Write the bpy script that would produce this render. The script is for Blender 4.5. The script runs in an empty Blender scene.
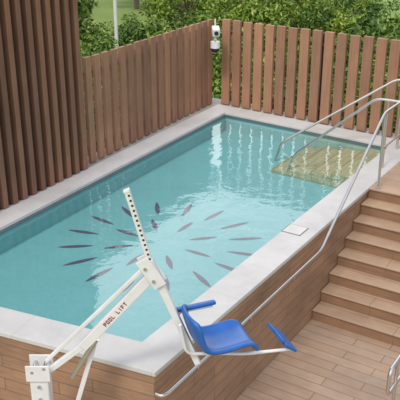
import bpy, bmesh, math, random
import numpy as np
from mathutils import Vector, Matrix
random.seed(3)
sc = bpy.context.scene
col = sc.collection
# ------------------------------------------------------------------ helpers
def V2(x, y): return Vector((x, y))
def new_mat(name):
    m = bpy.data.materials.new(name); m.use_nodes = True
    nt = m.node_tree
    return m, nt, nt.nodes["Principled BSDF"]
def N(nt, t, **kw):
    n = nt.nodes.new(t)
    for k, v in kw.items(): setattr(n, k, v)
    return n
def L(nt, a, b): nt.links.new(a, b)
def ramp(nt, stops):
    r = N(nt, 'ShaderNodeValToRGB')
    e = r.color_ramp.elements
    while len(e) < len(stops): e.new(0.5)
    for i, (p, c) in enumerate(stops):
        e[i].position = p; e[i].color = (*c, 1)
    return r
def noise(nt, vec, scale, detail=4, rough=.6):
    n = N(nt, 'ShaderNodeTexNoise'); n.inputs['Scale'].default_value = scale
    n.inputs['Detail'].default_value = detail; n.inputs['Roughness'].default_value = rough
    if vec is not None: L(nt, vec, n.inputs['Vector'])
    return n
def mixc(nt, fac, a, b, mode='MIX'):
    m = N(nt, 'ShaderNodeMix', data_type='RGBA', blend_type=mode)
    for sock, val in ((m.inputs[0], fac), (m.inputs[6], a), (m.inputs[7], b)):
        if hasattr(val, 'links'): L(nt, val, sock)
        elif isinstance(val, (tuple, list)): sock.default_value = (*val, 1) if len(val) == 3 else val
        else: sock.default_value = val
    return m.outputs[2]
def bump(nt, h, bsdf, strength=.3, dist=.01):
    b = N(nt, 'ShaderNodeBump'); b.inputs['Strength'].default_value = strength
    b.inputs['Distance'].default_value = dist
    L(nt, h, b.inputs['Height']); L(nt, b.outputs[0], bsdf.inputs['Normal'])

# ------------------------------------------------------------------ materials
def plank_mat(name, c1, c2, c3, bw, bh, mortar=.004, rough=.45, grout=(.13, .095, .07)):
    m, nt, b = new_mat(name)
    uv = N(nt, 'ShaderNodeUVMap')
    br = N(nt, 'ShaderNodeTexBrick'); L(nt, uv.outputs[0], br.inputs['Vector'])
    br.inputs['Scale'].default_value = 1; br.inputs['Brick Width'].default_value = bw
    br.inputs['Row Height'].default_value = bh; br.inputs['Mortar Size'].default_value = mortar
    br.inputs['Mortar Smooth'].default_value = .2; br.offset = .37; br.inputs['Bias'].default_value = 0
    br.inputs['Color1'].default_value = (*c1, 1); br.inputs['Color2'].default_value = (*c2, 1)
    br.inputs['Mortar'].default_value = (*grout, 1)
    mp = N(nt, 'ShaderNodeMapping'); mp.inputs['Scale'].default_value = (1.6, 22, 1)
    L(nt, uv.outputs[0], mp.inputs[0])
    n1 = noise(nt, mp.outputs[0], 2.2, 6, .65)
    r = ramp(nt, [(.35, (0, 0, 0)), (.7, (1, 1, 1))]); L(nt, n1.outputs[0], r.inputs[0])
    f = N(nt, 'ShaderNodeMath', operation='MULTIPLY'); f.inputs[1].default_value = .7
    L(nt, r.outputs[0], f.inputs[0])
    c = mixc(nt, f.outputs[0], br.outputs[0], c3)
    n2 = noise(nt, uv.outputs[0], 1.1, 6, .65)
    r2 = ramp(nt, [(.3, (.72, .72, .73)), (.7, (1.12, 1.09, 1.05))]); L(nt, n2.outputs[0], r2.inputs[0])
    c = mixc(nt, 1.0, c, r2.outputs[0], 'MULTIPLY')
    c = mixc(nt, br.outputs['Fac'], c, grout)
    L(nt, c, b.inputs['Base Color']); b.inputs['Roughness'].default_value = rough
    inv = N(nt, 'ShaderNodeMath', operation='SUBTRACT'); inv.inputs[0].default_value = 1
    L(nt, br.outputs['Fac'], inv.inputs[1]); bump(nt, inv.outputs[0], b, .5, .004)
    return m
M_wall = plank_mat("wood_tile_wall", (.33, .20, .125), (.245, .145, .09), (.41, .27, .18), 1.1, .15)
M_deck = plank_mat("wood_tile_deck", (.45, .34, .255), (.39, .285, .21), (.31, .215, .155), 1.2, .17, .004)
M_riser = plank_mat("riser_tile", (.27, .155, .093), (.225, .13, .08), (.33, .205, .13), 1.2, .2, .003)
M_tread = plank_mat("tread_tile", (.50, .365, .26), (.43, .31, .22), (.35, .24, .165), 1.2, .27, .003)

def granite():
    m, nt, b = new_mat("granite_coping")
    uv = N(nt, 'ShaderNodeUVMap')
    geo = N(nt, 'ShaderNodeTexCoord')
    n = noise(nt, geo.outputs['Object'], 120, 3, .7)
    r = ramp(nt, [(.32, (.48, .485, .49)), (.5, (.575, .58, .585)), (.68, (.64, .645, .65))]); L(nt, n.outputs[0], r.inputs[0])
    n2 = noise(nt, geo.outputs['Object'], 1.4, 6, .65)
    r2 = ramp(nt, [(.3, (.78, .78, .765)), (.65, (1, 1, 1))]); L(nt, n2.outputs[0], r2.inputs[0])
    c = mixc(nt, 1.0, r.outputs[0], r2.outputs[0], 'MULTIPLY')
    br = N(nt, 'ShaderNodeTexBrick'); L(nt, uv.outputs[0], br.inputs['Vector'])
    br.inputs['Scale'].default_value = 1; br.inputs['Brick Width'].default_value = .8
    br.inputs['Row Height'].default_value = 40; br.inputs['Mortar Size'].default_value = .0025
    br.offset = 0
    f = N(nt, 'ShaderNodeMath', operation='MULTIPLY'); f.inputs[1].default_value = .5
    L(nt, br.outputs['Fac'], f.inputs[0])
    c = mixc(nt, f.outputs[0], c, (.25, .25, .24))
    L(nt, c, b.inputs['Base Color']); b.inputs['Roughness'].default_value = .7
    bump(nt, n.outputs[0], b, .10, .002)
    return m
M_gran = granite()

def simple(name, c, rough=.5, metal=0, var=.12, vscale=3):
    m, nt, b = new_mat(name)
    tc = N(nt, 'ShaderNodeTexCoord')
    n = noise(nt, tc.outputs['Object'], vscale, 5, .65)
    lo = tuple(max(0, x * (1 - var)) for x in c); hi = tuple(min(1, x * (1 + var)) for x in c)
    r = ramp(nt, [(.3, lo), (.7, hi)]); L(nt, n.outputs[0], r.inputs[0])
    L(nt, r.outputs[0], b.inputs['Base Color'])
    b.inputs['Roughness'].default_value = rough; b.inputs['Metallic'].default_value = metal
    return m
M_steel = simple("stainless_steel", (.62, .62, .62), .25, 1, .08, 6)
M_white = simple("white_powder_coat", (.69, .70, .72), .35, 0, .08, 5)
M_blue = simple("blue_seat_plastic", (.012, .10, .38), .36, 0, .18, 6)
M_dark = simple("dark_hole", (.02, .02, .022), .6)
M_red = simple("red_decal", (.30, .05, .06), .5)
M_slot = simple("gutter_slot_tile", (.09, .12, .13), .5)
M_conc = simple("concrete", (.34, .32, .30), .8, 0, .15, 2)
M_bark = simple("bark", (.20, .16, .12), .9, 0, .3, 8)
M_path = simple("path_paving", (.50, .48, .44), .8, 0, .12, 1)
M_back = simple("dark_backing", (.06, .04, .03), .8)
M_lid = simple("skimmer_lid", (.56, .56, .56), .5)
M_grey = simple("grey_rubber", (.14, .14, .15), .6)

def slat_mat(name, c1, c2):
    m, nt, b = new_mat(name)
    g = N(nt, 'ShaderNodeNewGeometry'); tc = N(nt, 'ShaderNodeTexCoord')
    mp = N(nt, 'ShaderNodeMapping'); mp.inputs['Scale'].default_value = (30, 30, 1.2)
    L(nt, tc.outputs['Object'], mp.inputs[0])
    n = noise(nt, mp.outputs[0], 1.6, 5, .65)
    r = ramp(nt, [(.3, c1), (.7, c2)]); L(nt, n.outputs[0], r.inputs[0])
    r2 = ramp(nt, [(0, (.80, .80, .82)), (1, (1.12, 1.10, 1.06))]); L(nt, g.outputs['Random Per Island'], r2.inputs[0])
    c = mixc(nt, 1.0, r.outputs[0], r2.outputs[0], 'MULTIPLY')
    n3 = noise(nt, tc.outputs['Object'], .9, 4, .6)
    r3 = ramp(nt, [(.35, (.80, .80, .80)), (.65, (1.05, 1.05, 1.05))]); L(nt, n3.outputs[0], r3.inputs[0])
    c = mixc(nt, 1.0, c, r3.outputs[0], 'MULTIPLY')
    L(nt, c, b.inputs['Base Color']); b.inputs['Roughness'].default_value = .6
    b.inputs['Specular IOR Level'].default_value = .3
    bump(nt, n.outputs[0], b, .2, .003)
    return m
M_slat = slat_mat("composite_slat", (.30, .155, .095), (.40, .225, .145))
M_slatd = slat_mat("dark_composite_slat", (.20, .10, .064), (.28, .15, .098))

def mosaic(name, ca, cb, cc, size, grout, mort=.03):
    m, nt, b = new_mat(name)
    uv = N(nt, 'ShaderNodeUVMap')
    br = N(nt, 'ShaderNodeTexBrick'); L(nt, uv.outputs[0], br.inputs['Vector'])
    br.inputs['Scale'].default_value = 1; br.inputs['Brick Width'].default_value = size
    br.inputs['Row Height'].default_value = size; br.inputs['Mortar Size'].default_value = size * mort
    br.offset = 0
    br.inputs['Color1'].default_value = (*ca, 1); br.inputs['Color2'].default_value = (*cb, 1)
    br.inputs['Mortar'].default_value = (*grout, 1)
    n = noise(nt, uv.outputs[0], .8, 5, .65)
    r = ramp(nt, [(.32, (.88, .92, .92)), (.65, (1, 1, 1))]); L(nt, n.outputs[0], r.inputs[0])
    c = mixc(nt, .3, br.outputs[0], cc)
    c = mixc(nt, 1.0, c, r.outputs[0], 'MULTIPLY')
    L(nt, c, b.inputs['Base Color']); b.inputs['Roughness'].default_value = .5
    return m
M_pool = mosaic("pool_mosaic", (.28, .565, .60), (.25, .53, .57), (.27, .55, .59), .05, (.30, .56, .60), .02)
M_poolw = mosaic("pool_wall_mosaic", (.42, .66, .68), (.38, .61, .64), (.40, .63, .66), .05, (.45, .65, .68), .02)  # floor mosaic with a lightened colour, offsetting the shade on the inner walls
M_pstep = mosaic("pool_step_tile", (.66, .55, .36), (.52, .44, .28), (.62, .53, .36), .12, (.34, .31, .20), .07)
M_petal = mosaic("petal_mosaic", (.17, .10, .17), (.12, .085, .17), (.15, .10, .16), .03, (.2, .2, .3))
M_nose = simple("step_nosing_tile", (.42, .36, .20), .5)

def water_mat():
    m = bpy.data.materials.new("water"); m.use_nodes = True; nt = m.node_tree
    for n in list(nt.nodes): nt.nodes.remove(n)
    out = N(nt, 'ShaderNodeOutputMaterial'); mx = N(nt, 'ShaderNodeMixShader')
    tr = N(nt, 'ShaderNodeBsdfTransparent'); tr.inputs[0].default_value = (.87, .975, .98, 1)
    gl = N(nt, 'ShaderNodeBsdfGlossy'); gl.inputs['Roughness'].default_value = .01
    gl.inputs[0].default_value = (1, 1, 1, 1)
    fr = N(nt, 'ShaderNodeFresnel'); fr.inputs[0].default_value = 1.48
    tc = N(nt, 'ShaderNodeTexCoord')
    n1 = noise(nt, tc.outputs['Object'], 1.3, 3, .5); n1.inputs['Distortion'].default_value = .8
    n2 = noise(nt, tc.outputs['Object'], 7, 3, .55)
    ad = N(nt, 'ShaderNodeMath', operation='MULTIPLY_ADD'); ad.inputs[1].default_value = .24
    L(nt, n2.outputs[0], ad.inputs[0]); L(nt, n1.outputs[0], ad.inputs[2])
    b = N(nt, 'ShaderNodeBump'); b.inputs['Strength'].default_value = .42; b.inputs['Distance'].default_value = .036
    L(nt, ad.outputs[0], b.inputs['Height'])
    L(nt, b.outputs[0], gl.inputs['Normal']); L(nt, b.outputs[0], fr.inputs['Normal'])
    L(nt, fr.outputs[0], mx.inputs[0]); L(nt, tr.outputs[0], mx.inputs[1]); L(nt, gl.outputs[0], mx.inputs[2])
    L(nt, mx.outputs[0], out.inputs[0])
    return m
M_water = water_mat()

def leaf_mat(name, stops):
    m = bpy.data.materials.new(name); m.use_nodes = True; nt = m.node_tree
    for n in list(nt.nodes): nt.nodes.remove(n)
    out = N(nt, 'ShaderNodeOutputMaterial'); d = N(nt, 'ShaderNodeBsdfDiffuse')
    g = N(nt, 'ShaderNodeNewGeometry'); oi = N(nt, 'ShaderNodeObjectInfo')
    r = ramp(nt, stops); L(nt, g.outputs['Random Per Island'], r.inputs[0])
    r2 = ramp(nt, [(0, (.6, .7, .75)), (.5, (1, 1, .9)), (1, (1.4, 1.25, .9))]); L(nt, oi.outputs['Random'], r2.inputs[0])
    c = mixc(nt, 1.0, r.outputs[0], r2.outputs[0], 'MULTIPLY')
    L(nt, c, d.inputs[0])
    gl = N(nt, 'ShaderNodeBsdfGlossy'); gl.inputs['Roughness'].default_value = .4
    mx = N(nt, 'ShaderNodeMixShader'); mx.inputs[0].default_value = .03
    L(nt, d.outputs[0], mx.inputs[1]); L(nt, gl.outputs[0], mx.inputs[2]); L(nt, mx.outputs[0], out.inputs[0])
    return m
M_leafA = leaf_mat("leaf_green", [(0, (.045, .095, .02)), (.6, (.10, .185, .035)), (1, (.22, .32, .07))])
M_leafB = leaf_mat("leaf_bright", [(0, (.09, .17, .03)), (.6, (.18, .29, .05)), (1, (.33, .42, .11))])
M_leafC = leaf_mat("leaf_dark", [(0, (.03, .06, .018)), (.7, (.06, .12, .03)), (1, (.12, .19, .05))])
def grass_mat():
    m, nt, b = new_mat("grass_lawn")
    tc = N(nt, 'ShaderNodeTexCoord')
    n = noise(nt, tc.outputs['Object'], .25, 6, .65); n2 = noise(nt, tc.outputs['Object'], 14, 4, .7)
    r = ramp(nt, [(.3, (.17, .27, .06)), (.7, (.28, .39, .11))]); L(nt, n.outputs[0], r.inputs[0])
    r2 = ramp(nt, [(.3, (.6, .6, .6)), (.7, (1.2, 1.2, 1.1))]); L(nt, n2.outputs[0], r2.inputs[0])
    L(nt, mixc(nt, 1.0, r.outputs[0], r2.outputs[0], 'MULTIPLY'), b.inputs['Base Color'])
    b.inputs['Roughness'].default_value = .9
    return m
M_grass = grass_mat()

# ------------------------------------------------------------------ mesh builders
def add_obj(name, me, mats=(), parent=None, smooth=False):
    o = bpy.data.objects.new(name, me); col.objects.link(o)
    for m in mats: me.materials.append(m)
    if parent: o.parent = parent
    if smooth:
        for p in me.polygons: p.use_smooth = True
    return o
def empty(name, loc=(0, 0, 0)):
    o = bpy.data.objects.new(name, None); o.location = loc; col.objects.link(o); o.empty_display_size = .2
    return o
def uv_metric(bm, ax):
    uvl = bm.loops.layers.uv.verify(); bm.normal_update()
    ax = Vector((ax[0], ax[1])).normalized(); ay = Vector((-ax.y, ax.x))
    for f in bm.faces:
        n = f.normal
        if abs(n.z) > .6:
            for l in f.loops:
                c = l.vert.co; l[uvl].uv = (c.x * ax.x + c.y * ax.y, c.x * ay.x + c.y * ay.y)
        else:
            t = Vector((-n.y, n.x)).normalized()
            for l in f.loops:
                c = l.vert.co; l[uvl].uv = (c.x * t.x + c.y * t.y, c.z)
def prism(name, poly, z0, z1, mats, ax=(1, 0), parent=None, bevel=0, side_idx=0):
    bm = bmesh.new()
    a = sum(poly[i][0] * poly[(i + 1) % len(poly)][1] - poly[(i + 1) % len(poly)][0] * poly[i][1] for i in range(len(poly)))
    if a < 0: poly = poly[::-1]
    lo = [bm.verts.new((p[0], p[1], z0)) for p in poly]; hi = [bm.verts.new((p[0], p[1], z1)) for p in poly]
    bm.faces.new(hi); bm.faces.new(lo[::-1])
    n = len(poly)
    for i in range(n):
        f = bm.faces.new((lo[i], lo[(i + 1) % n], hi[(i + 1) % n], hi[i])); f.material_index = side_idx
    uv_metric(bm, ax)
    me = bpy.data.meshes.new(name); bm.to_mesh(me); bm.free()
    if not isinstance(mats, (list, tuple)): mats = [mats]
    o = add_obj(name, me, mats, parent)
    if bevel:
        md = o.modifiers.new("bev", 'BEVEL'); md.width = bevel; md.segments = 2; md.limit_method = 'ANGLE'
    return o
def beam(name, p0, p1, w, d, mat, parent=None, ref=(0, 1, 0), bevel=.006, w1=None):
    p0 = Vector(p0); p1 = Vector(p1); t = (p1 - p0).normalized(); r = Vector(ref)
    s = t.cross(r).normalized(); r = s.cross(t).normalized()
    w1 = w if w1 is None else w1
    bm = bmesh.new(); vs = []
    for p, ww in ((p0, w), (p1, w1)):
        for a, b in ((-1, -1), (1, -1), (1, 1), (-1, 1)):
            vs.append(bm.verts.new(p + s * a * ww / 2 + r * b * d / 2))
    bm.faces.new(vs[0:4]); bm.faces.new(vs[7:3:-1])
    for i in range(4):
        j = (i + 1) % 4; bm.faces.new((vs[i], vs[j], vs[4 + j], vs[4 + i]))
    bmesh.ops.recalc_face_normals(bm, faces=bm.faces)
    me = bpy.data.meshes.new(name); bm.to_mesh(me); bm.free()
    o = add_obj(name, me, [mat], parent)
    if bevel:
        md = o.modifiers.new("bev", 'BEVEL'); md.width = bevel; md.segments = 2
    return o
def tube(name, pts, r, mat, parent=None, fillet=.1, cyclic=False):
    pts = [Vector(p) for p in pts]; out = [pts[0]]
    for i in range(1, len(pts) - 1):
        a, b, c = pts[i - 1], pts[i], pts[i + 1]
        d1 = min(fillet, (a - b).length * .45); d2 = min(fillet, (c - b).length * .45)
        q0 = b + (a - b).normalized() * d1; q1 = b + (c - b).normalized() * d2
        for k in range(7):
            t = k / 6; out.append(q0 * (1 - t) ** 2 + b * 2 * t * (1 - t) + q1 * t * t)
    out.append(pts[-1])
    cu = bpy.data.curves.new(name, 'CURVE'); cu.dimensions = '3D'; cu.bevel_depth = r; cu.bevel_resolution = 5
    cu.use_fill_caps = True
    sp = cu.splines.new('POLY'); sp.points.add(len(out) - 1)
    for i, p in enumerate(out): sp.points[i].co = (*p, 1)
    cu.materials.append(mat)
    o = bpy.data.objects.new(name, cu); col.objects.link(o)
    if parent: o.parent = parent
    return o
def cyl(name, p0, p1, r, mat, parent=None, r1=None, seg=20):
    p0 = Vector(p0); p1 = Vector(p1); d = p1 - p0
    bm = bmesh.new()
    bmesh.ops.create_cone(bm, cap_ends=True, segments=seg, radius1=r, radius2=r if r1 is None else r1, depth=d.length)
    q = Vector((0, 0, 1)).rotation_difference(d.normalized()).to_matrix().to_4x4()
    bmesh.ops.transform(bm, matrix=Matrix.Translation((p0 + p1) / 2) @ q, verts=bm.verts)
    me = bpy.data.meshes.new(name); bm.to_mesh(me); bm.free()
    return add_obj(name, me, [mat], parent)
def slat_boxes(name, specs, mats, parent=None):
    bm = bmesh.new()
    for c, t, w, d, z0, z1 in specs:
        t = t.normalized(); nn = V2(-t.y, t.x); vs = []
        for z in (z0, z1):
            for a, b in ((-1, -1), (1, -1), (1, 1), (-1, 1)):
                p = c + t * (a * w / 2) + nn * (b * d / 2); vs.append(bm.verts.new((p.x, p.y, z)))
        bm.faces.new(vs[3::-1]); bm.faces.new(vs[4:8])
        for i in range(4):
            j = (i + 1) % 4; bm.faces.new((vs[i], vs[j], vs[4 + j], vs[4 + i]))
    bmesh.ops.recalc_face_normals(bm, faces=bm.faces)
    me = bpy.data.meshes.new(name); bm.to_mesh(me); bm.free()
    o = add_obj(name, me, mats, parent)
    md = o.modifiers.new("bev", 'BEVEL'); md.width = .006; md.segments = 2
    return o

# ------------------------------------------------------------------ layout (metres, z=0 is the coping top)
A = V2(.376, 15.19); B = V2(3.90, 12.62); C = V2(-.427, 5.90); D = V2(-4.145, 7.48)
ZD = -1.38; WATER = -.085; FLOOR = -.37
Ld = (B - C).normalized(); Nd = V2(Ld.y, -Ld.x)
Ad = (A - D).normalized(); Bd = (B - A).normalized()
def inset(poly, d):
    n = len(poly); c = sum(poly, V2(0, 0)) / n; lines = []
    for i in range(n):
        p, q = poly[i], poly[(i + 1) % n]; t = (q - p).normalized(); nn = V2(-t.y, t.x)
        if (c - p).dot(nn) < 0: nn = -nn
        lines.append((p + nn * d, t))
    out = []
    for i in range(n):
        p, t = lines[i - 1]; q, s = lines[i]
        k = ((q - p).x * s.y - (q - p).y * s.x) / (t.x * s.y - t.y * s.x)
        out.append(p + t * k)
    return out
outer = [C, B, A, D]
inner = inset(outer, .42)
Ci, Bi, Ai, Di = inner

prism("grass_ground", [(-1500, -1500), (1500, -1500), (1500, 1500), (-1500, 1500)], -1.7, -1.5, M_grass)
prism("lower_deck", [(-5, 1), (8, 1), (8, 11), (-5, 11)], -1.6, ZD, M_deck, ax=Nd)

pool = empty("swimming_pool")
wall_out = inset(outer, .02)
def ring(name, o_, i_, z0, z1, mats, parent, bevel=0):
    bm = bmesh.new(); uvl = bm.loops.layers.uv.verify(); n = len(o_)
    for k in range(n):
        j = (k + 1) % n
        a, b, c, d = o_[k], o_[j], i_[j], i_[k]
        t = (b - a).normalized(); nn = V2(-t.y, t.x)
        lo = [bm.verts.new((p.x, p.y, z0)) for p in (a, b, c, d)]; hi = [bm.verts.new((p.x, p.y, z1)) for p in (a, b, c, d)]
        fs = [(hi, 0), (lo[::-1], 0), ([lo[0], lo[1], hi[1], hi[0]], 1), ([lo[2], lo[3], hi[3], hi[2]], 1)]
        for f, kind in fs:
            ff = bm.faces.new(f)
            for l in ff.loops:
                co = l.vert.co; q = V2(co.x, co.y) - a
                l[uvl].uv = (q.dot(t), q.dot(nn) + .3) if kind == 0 else (q.dot(t), co.z)
    bmesh.ops.remove_doubles(bm, verts=bm.verts, dist=1e-4)
    bmesh.ops.recalc_face_normals(bm, faces=bm.faces)
    me = bpy.data.meshes.new(name); bm.to_mesh(me); bm.free()
    o = add_obj(name, me, mats, parent)
    if bevel:
        md = o.modifiers.new("bev", 'BEVEL'); md.width = bevel; md.segments = 2; md.limit_method = 'ANGLE'
    return o
ring("coping", outer, inner, -.055, 0, [M_gran], pool, bevel=.008)
ring("outer_wall", wall_out, inset(outer, .2), ZD, -.056, [M_wall], pool)
ring("gutter_slot", inset(outer, .25), inset(outer, .455), -.076, -.057, [M_slot], pool)
ring("inner_wall", inset(outer, .25), inset(outer, .43), FLOOR - .1, -.077, [M_poolw], pool)
fl = inset(outer, .3)
prism("basin_floor", fl, FLOOR - .2, FLOOR, M_pool, ax=Ld, parent=pool)
def petals():
    bm = bmesh.new(); uvl = bm.loops.layers.uv.verify()
    c = V2(-.54, 9.42)
    items = [(1.19, i * math.tau / 16 + .10, .50, .075) for i in range(16)] + [(.60, i * math.tau / 8 + .22, .42, .075) for i in range(8)]
    for r, a, ln, w in items:
        d = V2(math.cos(a), math.sin(a)); s = V2(-d.y, d.x); m = c + d * r
        vs = []
        K = 10
        for k in range(K + 1):
            t = k / K; hw = w / 2 * math.sin(math.pi * t) ** .8
            vs.append(m + d * (t - .5) * ln + s * hw)
        for k in range(K - 1, 0, -1):
            t = k / K; hw = w / 2 * math.sin(math.pi * t) ** .8
            vs.append(m + d * (t - .5) * ln - s * hw)
        f = bm.faces.new([bm.verts.new((p.x, p.y, FLOOR + .004)) for p in vs])
        for l in f.loops: l[uvl].uv = (l.vert.co.x, l.vert.co.y)
    bmesh.ops.recalc_face_normals(bm, faces=bm.faces)
    me = bpy.data.meshes.new("petals"); bm.to_mesh(me); bm.free()
    add_obj("mosaic_flower", me, [M_petal], pool)
petals()
e1 = (Ci - Bi).normalized(); e2 = (Ai - Bi).normalized()
for i, (w0, w1, z) in enumerate([(0.02, .45, -.14), (.45, .85, -.20), (.85, 1.25, -.26), (1.25, 1.6, -.32)]):
    q = [Bi + e2 * w0 + e1 * .02, Bi + e2 * w1 + e1 * .02, Bi + e2 * w1 + e1 * 1.5, Bi + e2 * w0 + e1 * 1.5]
    prism("entry_step_%d" % i, q, FLOOR + .003, z, M_pstep, ax=Ld, parent=pool)
    q = [Bi + e2 * (w1 - .04) + e1 * .03, Bi + e2 * (w1 - .01) + e1 * .03, Bi + e2 * (w1 - .01) + e1 * 1.49, Bi + e2 * (w1 - .04) + e1 * 1.49]
    prism("entry_step_nosing_%d" % i, q, z, z + .005, M_nose, ax=Ld, parent=pool)
wp = inset(outer, .428)
me = bpy.data.meshes.new("water")
me.from_pydata([(p.x, p.y, WATER) for p in wp], [], [tuple(range(4))])
wo = add_obj("water", me, [M_water])
q0 = V2(1.27, 9.06)
lid = empty("skimmer_cover")
def sq(c, h): return [c - Ld * h - Nd * h, c + Ld * h - Nd * h, c + Ld * h + Nd * h, c - Ld * h + Nd * h]
prism("frame", sq(q0, .138), .0005, .004, M_grey, parent=lid)
prism("lid", sq(q0, .126), .001, .007, M_lid, parent=lid)

# stairs and landing
st = empty("deck_stairs")
s0 = 3.72; tr = .262; nr = 8; rise = -ZD / nr
for i in range(nr - 1):
    a0 = C + Ld * (s0 + tr * i) + Nd * -.015; a1 = C + Ld * (s0 + tr * (i + 1)) + Nd * -.015
    z = ZD + rise * (i + 1)
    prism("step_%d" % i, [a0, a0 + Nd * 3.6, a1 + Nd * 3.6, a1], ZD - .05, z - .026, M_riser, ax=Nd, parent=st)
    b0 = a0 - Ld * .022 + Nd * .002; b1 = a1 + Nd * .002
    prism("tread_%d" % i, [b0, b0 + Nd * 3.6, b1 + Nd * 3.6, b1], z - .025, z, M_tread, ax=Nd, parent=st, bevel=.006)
sT = s0 + tr * (nr - 1)
p1 = C + Ld * sT - Nd * .015
p2 = p1 + Nd * 3.6; p3 = B + Bd * 4; p4 = B - Nd * .015
landing = empty("upper_landing")
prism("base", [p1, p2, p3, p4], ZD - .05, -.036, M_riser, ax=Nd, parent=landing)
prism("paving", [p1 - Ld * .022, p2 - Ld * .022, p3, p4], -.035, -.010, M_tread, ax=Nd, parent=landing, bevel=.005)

# fences
def fence(name, p, q, pitch, w, d, z0, z1, mat, off, side):
    e = empty(name); t = (q - p).normalized(); ln = (q - p).length; o = V2(-t.y, t.x) * off
    n = int(ln / pitch); specs = []
    for i in range(n + 1):
        jit = random.uniform(-.004, .004)
        tj = (t + V2(-t.y, t.x) * random.uniform(-.02, .02)).normalized()
        specs.append((p + t * (i * pitch + jit + pitch / 2) + o, tj, w, d, z0, z1 + random.uniform(-.006, .006)))
    slat_boxes("slats", specs, [mat], e)
    so = V2(-t.y, t.x) * side
    rails = []
    for z in (z0 + .22, z1 - .30):
        rails.append(((p + q) / 2 + o + so, t, ln, .04, z, z + .06))
    k = int(ln / 1.8)
    for i in range(k + 1):
        rails.append((p + t * (i * ln / max(k, 1)) + o + so * 1.9, t, .06, .06, z0 - .5, z1 - .06))
    slat_boxes("rails", rails, [M_back], e)
    return e
S = A + (D - A).normalized() * 4.44
fence("wooden_fence", A + V2(-.05, .05), S, .235, .155, .06, .0, 1.74, M_slat, -.09, -.075)
fence("wooden_fence", A, A + Bd * 9, .255, .188, .07, .0, 1.74, M_slat, .09, .075)
t = (D - A).normalized(); nn = V2(t.y, -t.x)
prism("retaining_wall", [A - t * .4, D + t * .8, D + t * .8 + nn * .35, A - t * .4 + nn * .35], -1.6, -.012, M_conc)
nb = V2(-Bd.y, Bd.x)
prism("retaining_wall", [A - Bd * .0, A + Bd * 9, A + Bd * 9 + nb * .35, A + nb * .35], -1.6, -.014, M_conc)
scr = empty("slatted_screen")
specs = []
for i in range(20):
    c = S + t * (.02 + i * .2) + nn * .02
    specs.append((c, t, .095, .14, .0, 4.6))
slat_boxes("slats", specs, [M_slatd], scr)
q0 = S + nn * .13; q1 = S + t * 4 + nn * .13
prism("backing_panel", [q0, q1, q1 + nn * .06, q0 + nn * .06], -.1, 4.6, M_back, parent=scr)

cam_e = empty("security_camera")
cp = Vector((.30, 14.98, 0))
cyl("post", cp + Vector((0, .0, 1.1)), cp + Vector((0, 0, 1.78)), .018, M_white, cam_e)
beam("bracket", cp + Vector((0, -.02, 1.42)), cp + Vector((0, -.16, 1.42)), .05, .05, M_white, cam_e, ref=(1, 0, 0))
beam("housing", cp + Vector((0, -.06, 1.60)), cp + Vector((.02, -.26, 1.55)), .16, .15, M_white, cam_e, ref=(1, 0, 0), bevel=.02)
cyl("lens", cp + Vector((.02, -.26, 1.55)), cp + Vector((.022, -.275, 1.546)), .04, M_dark, cam_e)
bm = bmesh.new(); bmesh.ops.create_uvsphere(bm, u_segments=20, v_segments=12, radius=.085)
me = bpy.data.meshes.new("dome"); bm.to_mesh(me); bm.free()
dm = add_obj("dome", me, [M_dark], cam_e, True); dm.location = cp + Vector((0, -.14, 1.23))
cyl("dome_cap", cp + Vector((0, -.14, 1.24)), cp + Vector((0, -.14, 1.37)), .095, M_white, cam_e)

# ------------------------------------------------------------------ handrails
hr = empty("stair_handrail")
def R(s, z, off=.11): p = C + Ld * s + Nd * off; return (p.x, p.y, z)
tube("rail", [R(-.02, -.22, .02), R(-.02, -.22), R(3.55, -.20), R(5.60, 1.18), R(8.3, 1.18)], .021, M_steel, hr, .12)
for s in (.6, 1.7, 2.8):
    tube("bracket", [R(s, -.30, .0), R(s, -.30, .10), R(s, -.21, .11)], .009, M_steel, hr, .04)
for s in (5.62, 6.72, 7.9):
    cyl("post", R(s, -.01), R(s, 1.17), .02, M_steel, hr); cyl("flange", R(s, -.01), R(s, .004), .045, M_steel, hr)
tube("mid_rail", [R(5.64, .62), R(8.0, .62)], .014, M_steel, hr)
pr = empty("pool_entry_handrail")
tube("rail", [(1.50, 12.07, -.36), (1.60, 12.03, .0), (2.78, 11.50, 1.13), (3.75, 10.95, 1.13)], .021, M_steel, pr, .12)
cyl("post", (2.95, 11.40, -.0), (2.95, 11.40, 1.12), .02, M_steel, pr)
pr = empty("pool_entry_handrail")
tube("rail", [(1.36, 12.76, -.36), (1.46, 12.71, .0), (3.32, 12.40, 1.22), (4.1, 11.95, 1.22)], .021, M_steel, pr, .12)
cyl("post", (3.42, 12.34, -.0), (3.42, 12.34, 1.21), .02, M_steel, pr)
fr_ = empty("deck_handrail")
fp = Vector((1.97, 6.45, 0)); dl = Vector((Ld.x, Ld.y, 0))
def F(s, z): p = fp + dl * s; return (p.x, p.y, z)
tube("rail", [F(2.6, -.38), F(0, -.38), F(0, -.70), F(2.6, -.70)], .021, M_steel, fr_, .09)
for s in (.25, 2.4): cyl("post", F(s, ZD), F(s, -.39), .02, M_steel, fr_)
tube("rail_extension", [F(2.6, -.38), F(4.2, .62), F(6, 1.0)], .021, M_steel, fr_, .1)

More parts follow.
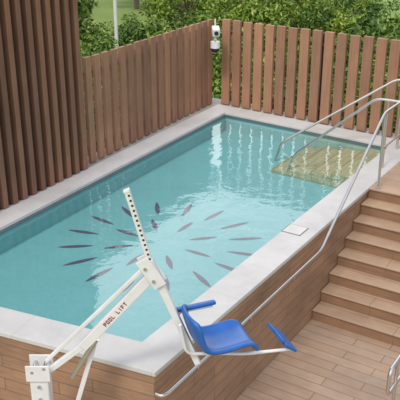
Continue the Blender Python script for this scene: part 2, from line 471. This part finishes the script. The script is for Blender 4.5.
# ------------------------------------------------------------------ pool lift
lf = empty("pool_lift_chair")
Y0 = 5.72
def P(x, z, dy=0): return (x, Y0 + dy, z)
beam("upper_spine", P(-.60, 1.935), P(-.42, 1.25), .048, .05, M_white, lf)
beam("lower_spine", P(-.44, 1.30), P(-.02, .24), .070, .06, M_white, lf, w1=.055)
for i in range(14):
    t_ = .04 + i * .066; p = Vector(P(-.60, 1.935)).lerp(Vector(P(-.42, 1.25)), t_)
    cyl("hole", p + Vector((.008, -.027, 0)), p + Vector((.008, -.0245, 0)), .010, M_dark, lf, seg=12)
beam("spine_cap", P(-.610, 1.955), P(-.60, 1.93), .055, .056, M_white, lf)
beam("pivot_plate", P(-.50, 1.32, -.045), P(-.34, 1.06, -.045), .12, .012, M_white, lf)
beam("pivot_plate_rear", P(-.50, 1.32, .05), P(-.34, 1.06, .05), .12, .012, M_white, lf)
for q in ((-.47, 1.24), (-.40, 1.12)):
    cyl("bolt", P(q[0], q[1], -.065), P(q[0], q[1], .07), .014, M_steel, lf)
beam("boom", P(-.43, 1.14), P(-1.06, .42), .09, .07, M_white, lf)
beam("boom_tail", P(-1.02, .46), P(-1.46, .10), .055, .05, M_white, lf)
beam("link_bar", P(-.47, 1.24, -.01), P(-1.40, .27, -.01), .035, .035, M_white, lf)
beam("strut", P(-.96, .42, .04), P(-1.34, -.85, .04), .045, .04, M_white, lf)
cyl("actuator", P(-.93, .50, .0), P(-1.18, .08, .0), .024, M_steel, lf)
b0 = Vector(P(-.84, .671)); b1 = Vector(P(-.58, .968)); tt = (b1 - b0).normalized(); up = Vector((-tt.z, 0, tt.x))
glyph = {'L': [(-1, 1, -1, -1), (-1, -1, 1, -1)], 'I': [(0, 1, 0, -1)], 'F': [(-1, 1, -1, -1), (-1, 1, 1, 1), (-1, 0, .7, 0)],
         'T': [(0, 1, 0, -1), (-1, 1, 1, 1)], 'P': [(-1, 1, -1, -1), (-1, 1, 1, 1), (-1, 0, 1, 0), (1, 1, 1, 0)],
         'O': [(-1, 1, -1, -1), (1, 1, 1, -1), (-1, 1, 1, 1), (-1, -1, 1, -1)]}
for i, ch in enumerate("POOL LIFT"):
    if ch == ' ': continue
    c = b0 + tt * (i * .035) + Vector((0, -.0362, 0))
    for a0, c0, a1, c1 in glyph[ch]:
        p = c + tt * a0 * .009 + up * c0 * .015; q = c + tt * a1 * .009 + up * c1 * .015
        e_ = (q - p).normalized() * .003
        beam("letter", p - e_, q + e_, .007, .0018, M_red, lf, bevel=0)
beam("column", P(-1.47, ZD), P(-1.47, .12), .17, .16, M_white, lf, bevel=.012)
beam("head", P(-1.47, .10, -.09), P(-1.47, .27, -.09), .22, .015, M_white, lf)
beam("head_rear", P(-1.47, .10, .09), P(-1.47, .27, .09), .22, .015, M_white, lf)
for q in ((-1.52, .20), (-1.41, .24), (-1.47, .04), (-1.47, -.1)):
    cyl("bolt", P(q[0], q[1], -.10), P(q[0], q[1], .10), .015, M_steel, lf)
beam("control_box", P(-1.45, -.55, -.12), P(-1.45, -.17, -.12), .17, .08, M_grey, lf, bevel=.015)
beam("base_plate", P(-1.75, ZD + .02), P(-1.15, ZD + .02), .04, .5, M_white, lf)
seat = empty("seat"); seat.parent = lf; seat.location = (.20, 5.76, .43); seat.rotation_euler = (0, 0, math.radians(20))
prof = [(-.37, .40), (-.345, .30), (-.31, .18), (-.27, .07), (-.20, .0), (-.08, -.02), (.06, -.005), (.18, .015), (.235, .0), (.25, -.06)]
nu, nv = len(prof), 11
vs = []; fs = []
for i, (x, z) in enumerate(prof):
    back = max(0, 1 - i / 4)
    for j in range(nv):
        v = -1 + 2 * j / (nv - 1)
        e = abs(v) ** 3
        hw = .235 * (1 - .16 * (1 if i == 0 else 0)) * (1 - .06 * (i >= nu - 2))
        vs.append((x + back * .07 * e, v * hw, z + (1 - back) * .06 * e * (1 if i < nu - 2 else .6) - .03 * e * (i == 0)))
for i in range(nu - 1):
    for j in range(nv - 1):
        a = i * nv + j; fs.append((a, a + 1, a + nv + 1, a + nv))
me = bpy.data.meshes.new("seat_shell"); me.from_pydata(vs, [], fs)
so = add_obj("seat_shell", me, [M_blue], seat, True)
md = so.modifiers.new("s", 'SOLIDIFY'); md.thickness = .045; md.offset = -1
md = so.modifiers.new("ss", 'SUBSURF'); md.levels = 2; md.render_levels = 2
tube("seat_frame", [(-.40, .0, .28), (-.34, 0, -.04), (-.05, 0, -.10), (.2, -.1, -.10), (.66, -.12, -.14)], .016, M_white, seat, .08)
tube("armrest_tube", [(-.34, .25, .10), (-.34, .25, .25), (-.0, .25, .25)], .013, M_white, seat, .06)
beam("armrest_pad", (-.36, .25, .275), (.03, .25, .285), .035, .055, M_blue, seat, ref=(0, 1, 0), bevel=.014)
beam("footrest", (.62, -.17, -.10), (.62, .20, -.10), .15, .028, M_blue, seat, ref=(.6, 0, .8), bevel=.01)
beam("footrest_heel", (.545, -.15, -.02), (.545, .18, -.02), .03, .03, M_blue, seat, ref=(.6, 0, .8), bevel=.008)

# ------------------------------------------------------------------ vegetation
def leaves_into(verts, faces, cen, rad, n, size, rng, flat=1.0):
    d = rng.normal(size=(n, 3)); d /= np.linalg.norm(d, axis=1)[:, None]
    r = rad * rng.uniform(.35, 1, n) ** .6
    p = cen + d * r[:, None] * np.array([1, 1, .75])
    nrm = d * .6 + rng.normal(size=(n, 3)) * .6 + np.array([0, 0, .5]); nrm /= np.linalg.norm(nrm, axis=1)[:, None]
    a = np.cross(nrm, rng.normal(size=(n, 3))); a /= np.linalg.norm(a, axis=1)[:, None]
    b = np.cross(nrm, a); s = size * rng.uniform(.6, 1.3, n)[:, None]
    q = np.stack([p - a * s, p + b * s * .42 - nrm * s * .1, p + a * s, p - b * s * .42 - nrm * s * .1], 1)
    verts.append(q.reshape(-1, 3))
def build_plant(name, seed, h, crown_r, crown_h, nclump, clump_r, per, leaf, mat, trunk=True, base=0.):
    rng = np.random.default_rng(seed); V = []
    cents = []
    cz = h - crown_h / 2
    for i in range(nclump):
        while True:
            q = rng.uniform(-1, 1, 3)
            if .25 < np.linalg.norm(q) < 1: break
        c = np.array([q[0] * crown_r, q[1] * crown_r, cz + q[2] * crown_h / 2]); cents.append(c)
        leaves_into(V, None, c, clump_r * rng.uniform(.6, 1.25), int(per * rng.uniform(.6, 1.3)), leaf, rng)
    q = np.concatenate(V); nq = len(q) // 4
    verts = [tuple(v) for v in q]; faces = [(4 * i, 4 * i + 1, 4 * i + 2, 4 * i + 3) for i in range(nq)]
    mi = [0] * nq
    def limb(p0, p1, r0, r1, seg=7):
        p0 = Vector(p0); p1 = Vector(p1); t = (p1 - p0).normalized(); s = t.orthogonal().normalized(); u = t.cross(s)
        o = len(verts)
        for p, r in ((p0, r0), (p1, r1)):
            for k in range(seg):
                a = math.tau * k / seg; w = p + s * math.cos(a) * r + u * math.sin(a) * r; verts.append(tuple(w))
        for k in range(seg):
            j = (k + 1) % seg; faces.append((o + k, o + j, o + seg + j, o + seg + k)); mi.append(1)
    if trunk:
        r = h * .018; f = h - crown_h * .75
        x1 = rng.uniform(-.03, .03) * h; y1 = rng.uniform(-.03, .03) * h
        limb((0, 0, 0), (x1 * .5, y1 * .5, f * .5), r * 1.3, r); limb((x1 * .5, y1 * .5, f * .5), (x1, y1, f), r, r * .85)
        for c in cents[::2]:
            m = (Vector((x1, y1, f)) * .55 + Vector(c) * .45); m.z += .05 * h
            limb((x1, y1, f), m, r * .5, r * .3, 5); limb(m, c, r * .3, r * .1, 5)
    me = bpy.data.meshes.new(name); me.from_pydata(verts, [], faces)
    me.materials.append(mat); me.materials.append(M_bark)
    me.polygons.foreach_set("material_index", mi)
    return me
T1 = build_plant("tree_a", 1, 6.6, 2.5, 5.2, 36, .7, 160, .12, M_leafA)
T2 = build_plant("tree_b", 2, 4.4, 1.9, 3.9, 44, .55, 150, .085, M_leafB)
T3 = build_plant("tree_c", 3, 8.5, 3.2, 6.6, 44, .9, 160, .16, M_leafC)
S1 = build_plant("shrub_a", 4, 1.9, 1.0, 1.7, 20, .38, 150, .055, M_leafA, False)
S2 = build_plant("shrub_b", 5, 1.7, .95, 1.5, 18, .38, 140, .065, M_leafB, False)
S3 = build_plant("shrub_c", 6, 1.5, 1.1, 1.4, 16, .42, 80, .12, M_leafA, False)
def place(name, me, x, y, s=1, z=-1.5):
    o = bpy.data.objects.new(name, me); col.objects.link(o)
    o.location = (x, y, z); o.rotation_euler = (0, 0, random.uniform(0, 6.28)); o.scale = (s, s, s * random.uniform(.92, 1.08))
    return o
trees = [(-4.6, 25.0, T1, .9), (-7.4, 24, T3, .9), (-.4, 26.0, T2, .9), (2.2, 25.0, T2, .85), (4.6, 25.2, T2, .62), (.8, 33, T1, .95), (3.6, 29.5, T2, .9), (6.3, 30.0, T2, .72),
         (-10, 33, T1, 1.2), (-3.1, 37.5, T3, .7), (14.5, 31, T1, .9), (-6, 47, T3, 1.1), (6.5, 50, T1, 1.1),
         (-9, 19, T3, 1.05), (-13, 26, T1, 1.2), (15, 24, T2, 1.1)]
for x, y, m, s in trees: place("tree", m, x, y, s)
random.seed(11)
for i in range(34):
    u = i / 33; x = -4.5 + 14 * u + random.uniform(-.3, .3)
    base_y = 17.6 if x < 1 else 16.6 - (x - 1) * .35
    if x < 0: base_y = 16.6 + x * .2
    place("shrub", random.choice((S1, S2, S2, S3)), x, base_y + random.uniform(-.2, 2.2) + .5, random.uniform(.8, 1.2))
for i in range(22):
    place("shrub", random.choice((S1, S2, S2, S3)), -5 + 11.5 * i / 21 + random.uniform(-.3, .3), random.uniform(19.5, 25), random.uniform(.8, 1.3))
for i in range(8):
    place("shrub", random.choice((S1, S2, S3)), random.uniform(-1, 7.5), random.uniform(29, 34), random.uniform(1.0, 1.6))
for i in range(8):
    p = A + (D - A).normalized() * (i * .9) + V2(-1.9, 1.0)
    place("shrub", random.choice((S1, S2)), p.x, p.y, random.uniform(.9, 1.2))
for i in range(26):
    a = math.radians(-60 + 120 * i / 25); r = random.uniform(58, 75)
    place("tree", random.choice((T1, T3)), r * math.sin(a), r * math.cos(a), random.uniform(1.0, 1.3))
prism("garden_path", [(-14, 31), (14, 26.5), (14, 27.7), (-14, 32.4)], -1.52, -1.496, M_path)
lp = empty("street_lamp", (0, 0, 0))
cyl("pole", (-2.35, 21.2, -1.5), (-2.35, 21.2, 4.6), .06, M_white, lp, r1=.045)
beam("arm", (-2.35, 21.2, 4.55), (-1.7, 21.1, 4.7), .05, .05, M_white, lp)
beam("head", (-1.8, 21.1, 4.68), (-1.3, 21.05, 4.75), .06, .2, M_white, lp)
cyl("footing", (-2.35, 21.2, -1.5), (-2.35, 21.2, -1.3), .16, M_conc, lp)

# ------------------------------------------------------------------ light, sky, camera
az = Vector((-.42, -.72)).normalized(); el = math.radians(54)
sd = Vector((az.x * math.cos(el), az.y * math.cos(el), math.sin(el)))
sun = bpy.data.lights.new("sun", 'SUN'); sun.energy = 1.5; sun.angle = math.radians(10); sun.color = (1, .93, .84)
so = bpy.data.objects.new("sun", sun); col.objects.link(so); so.rotation_euler = (-sd).to_track_quat('-Z', 'Y').to_euler()
w = bpy.data.worlds.new("World"); sc.world = w; w.use_nodes = True
nt = w.node_tree; bg = nt.nodes['Background']
sky = N(nt, 'ShaderNodeTexSky'); sky.sky_type = 'NISHITA'; sky.sun_disc = False
sky.sun_elevation = el; sky.sun_rotation = math.atan2(az.x, az.y); sky.dust_density = 4; sky.air_density = 1.2; sky.ozone_density = .6
tc = N(nt, 'ShaderNodeTexCoord')
mp = N(nt, 'ShaderNodeMapping'); mp.inputs['Scale'].default_value = (1, 1, 2.2); L(nt, tc.outputs['Generated'], mp.inputs[0])
cn = noise(nt, mp.outputs[0], 1.5, 6, .6)
# unseen bright cloud added low in the +Y sky to give the water its glare
dp = N(nt, 'ShaderNodeVectorMath', operation='DOT_PRODUCT'); L(nt, tc.outputs['Generated'], dp.inputs[0])
dp.inputs[1].default_value = (-.02, .90, .43)
mr = N(nt, 'ShaderNodeMapRange'); mr.inputs['From Min'].default_value = .80; mr.inputs['From Max'].default_value = 1.0
mr.inputs['To Min'].default_value = 0; mr.inputs['To Max'].default_value = .30; L(nt, dp.outputs['Value'], mr.inputs['Value'])
ad = N(nt, 'ShaderNodeMath', operation='ADD'); L(nt, cn.outputs[0], ad.inputs[0]); L(nt, mr.outputs[0], ad.inputs[1])
cr = ramp(nt, [(.40, (0, 0, 0)), (.60, (.48, .48, .48)), (.78, (1, 1, 1))]); L(nt, ad.outputs[0], cr.inputs[0])
cc = mixc(nt, cr.outputs[0], sky.outputs[0], (21, 21, 21.2))
L(nt, cc, bg.inputs[0]); bg.inputs[1].default_value = .115
cam = bpy.data.cameras.new("cam"); cam.lens = 67.5; cam.sensor_width = 36; cam.clip_end = 5000
co = bpy.data.objects.new("camera", cam); col.objects.link(co)
co.location = (0, 0, 4.3); co.rotation_euler = (math.radians(90 - 23.11), 0, 0)
sc.camera = co
sc.view_settings.view_transform = 'Standard'; sc.view_settings.look = 'None'; sc.view_settings.exposure = 0
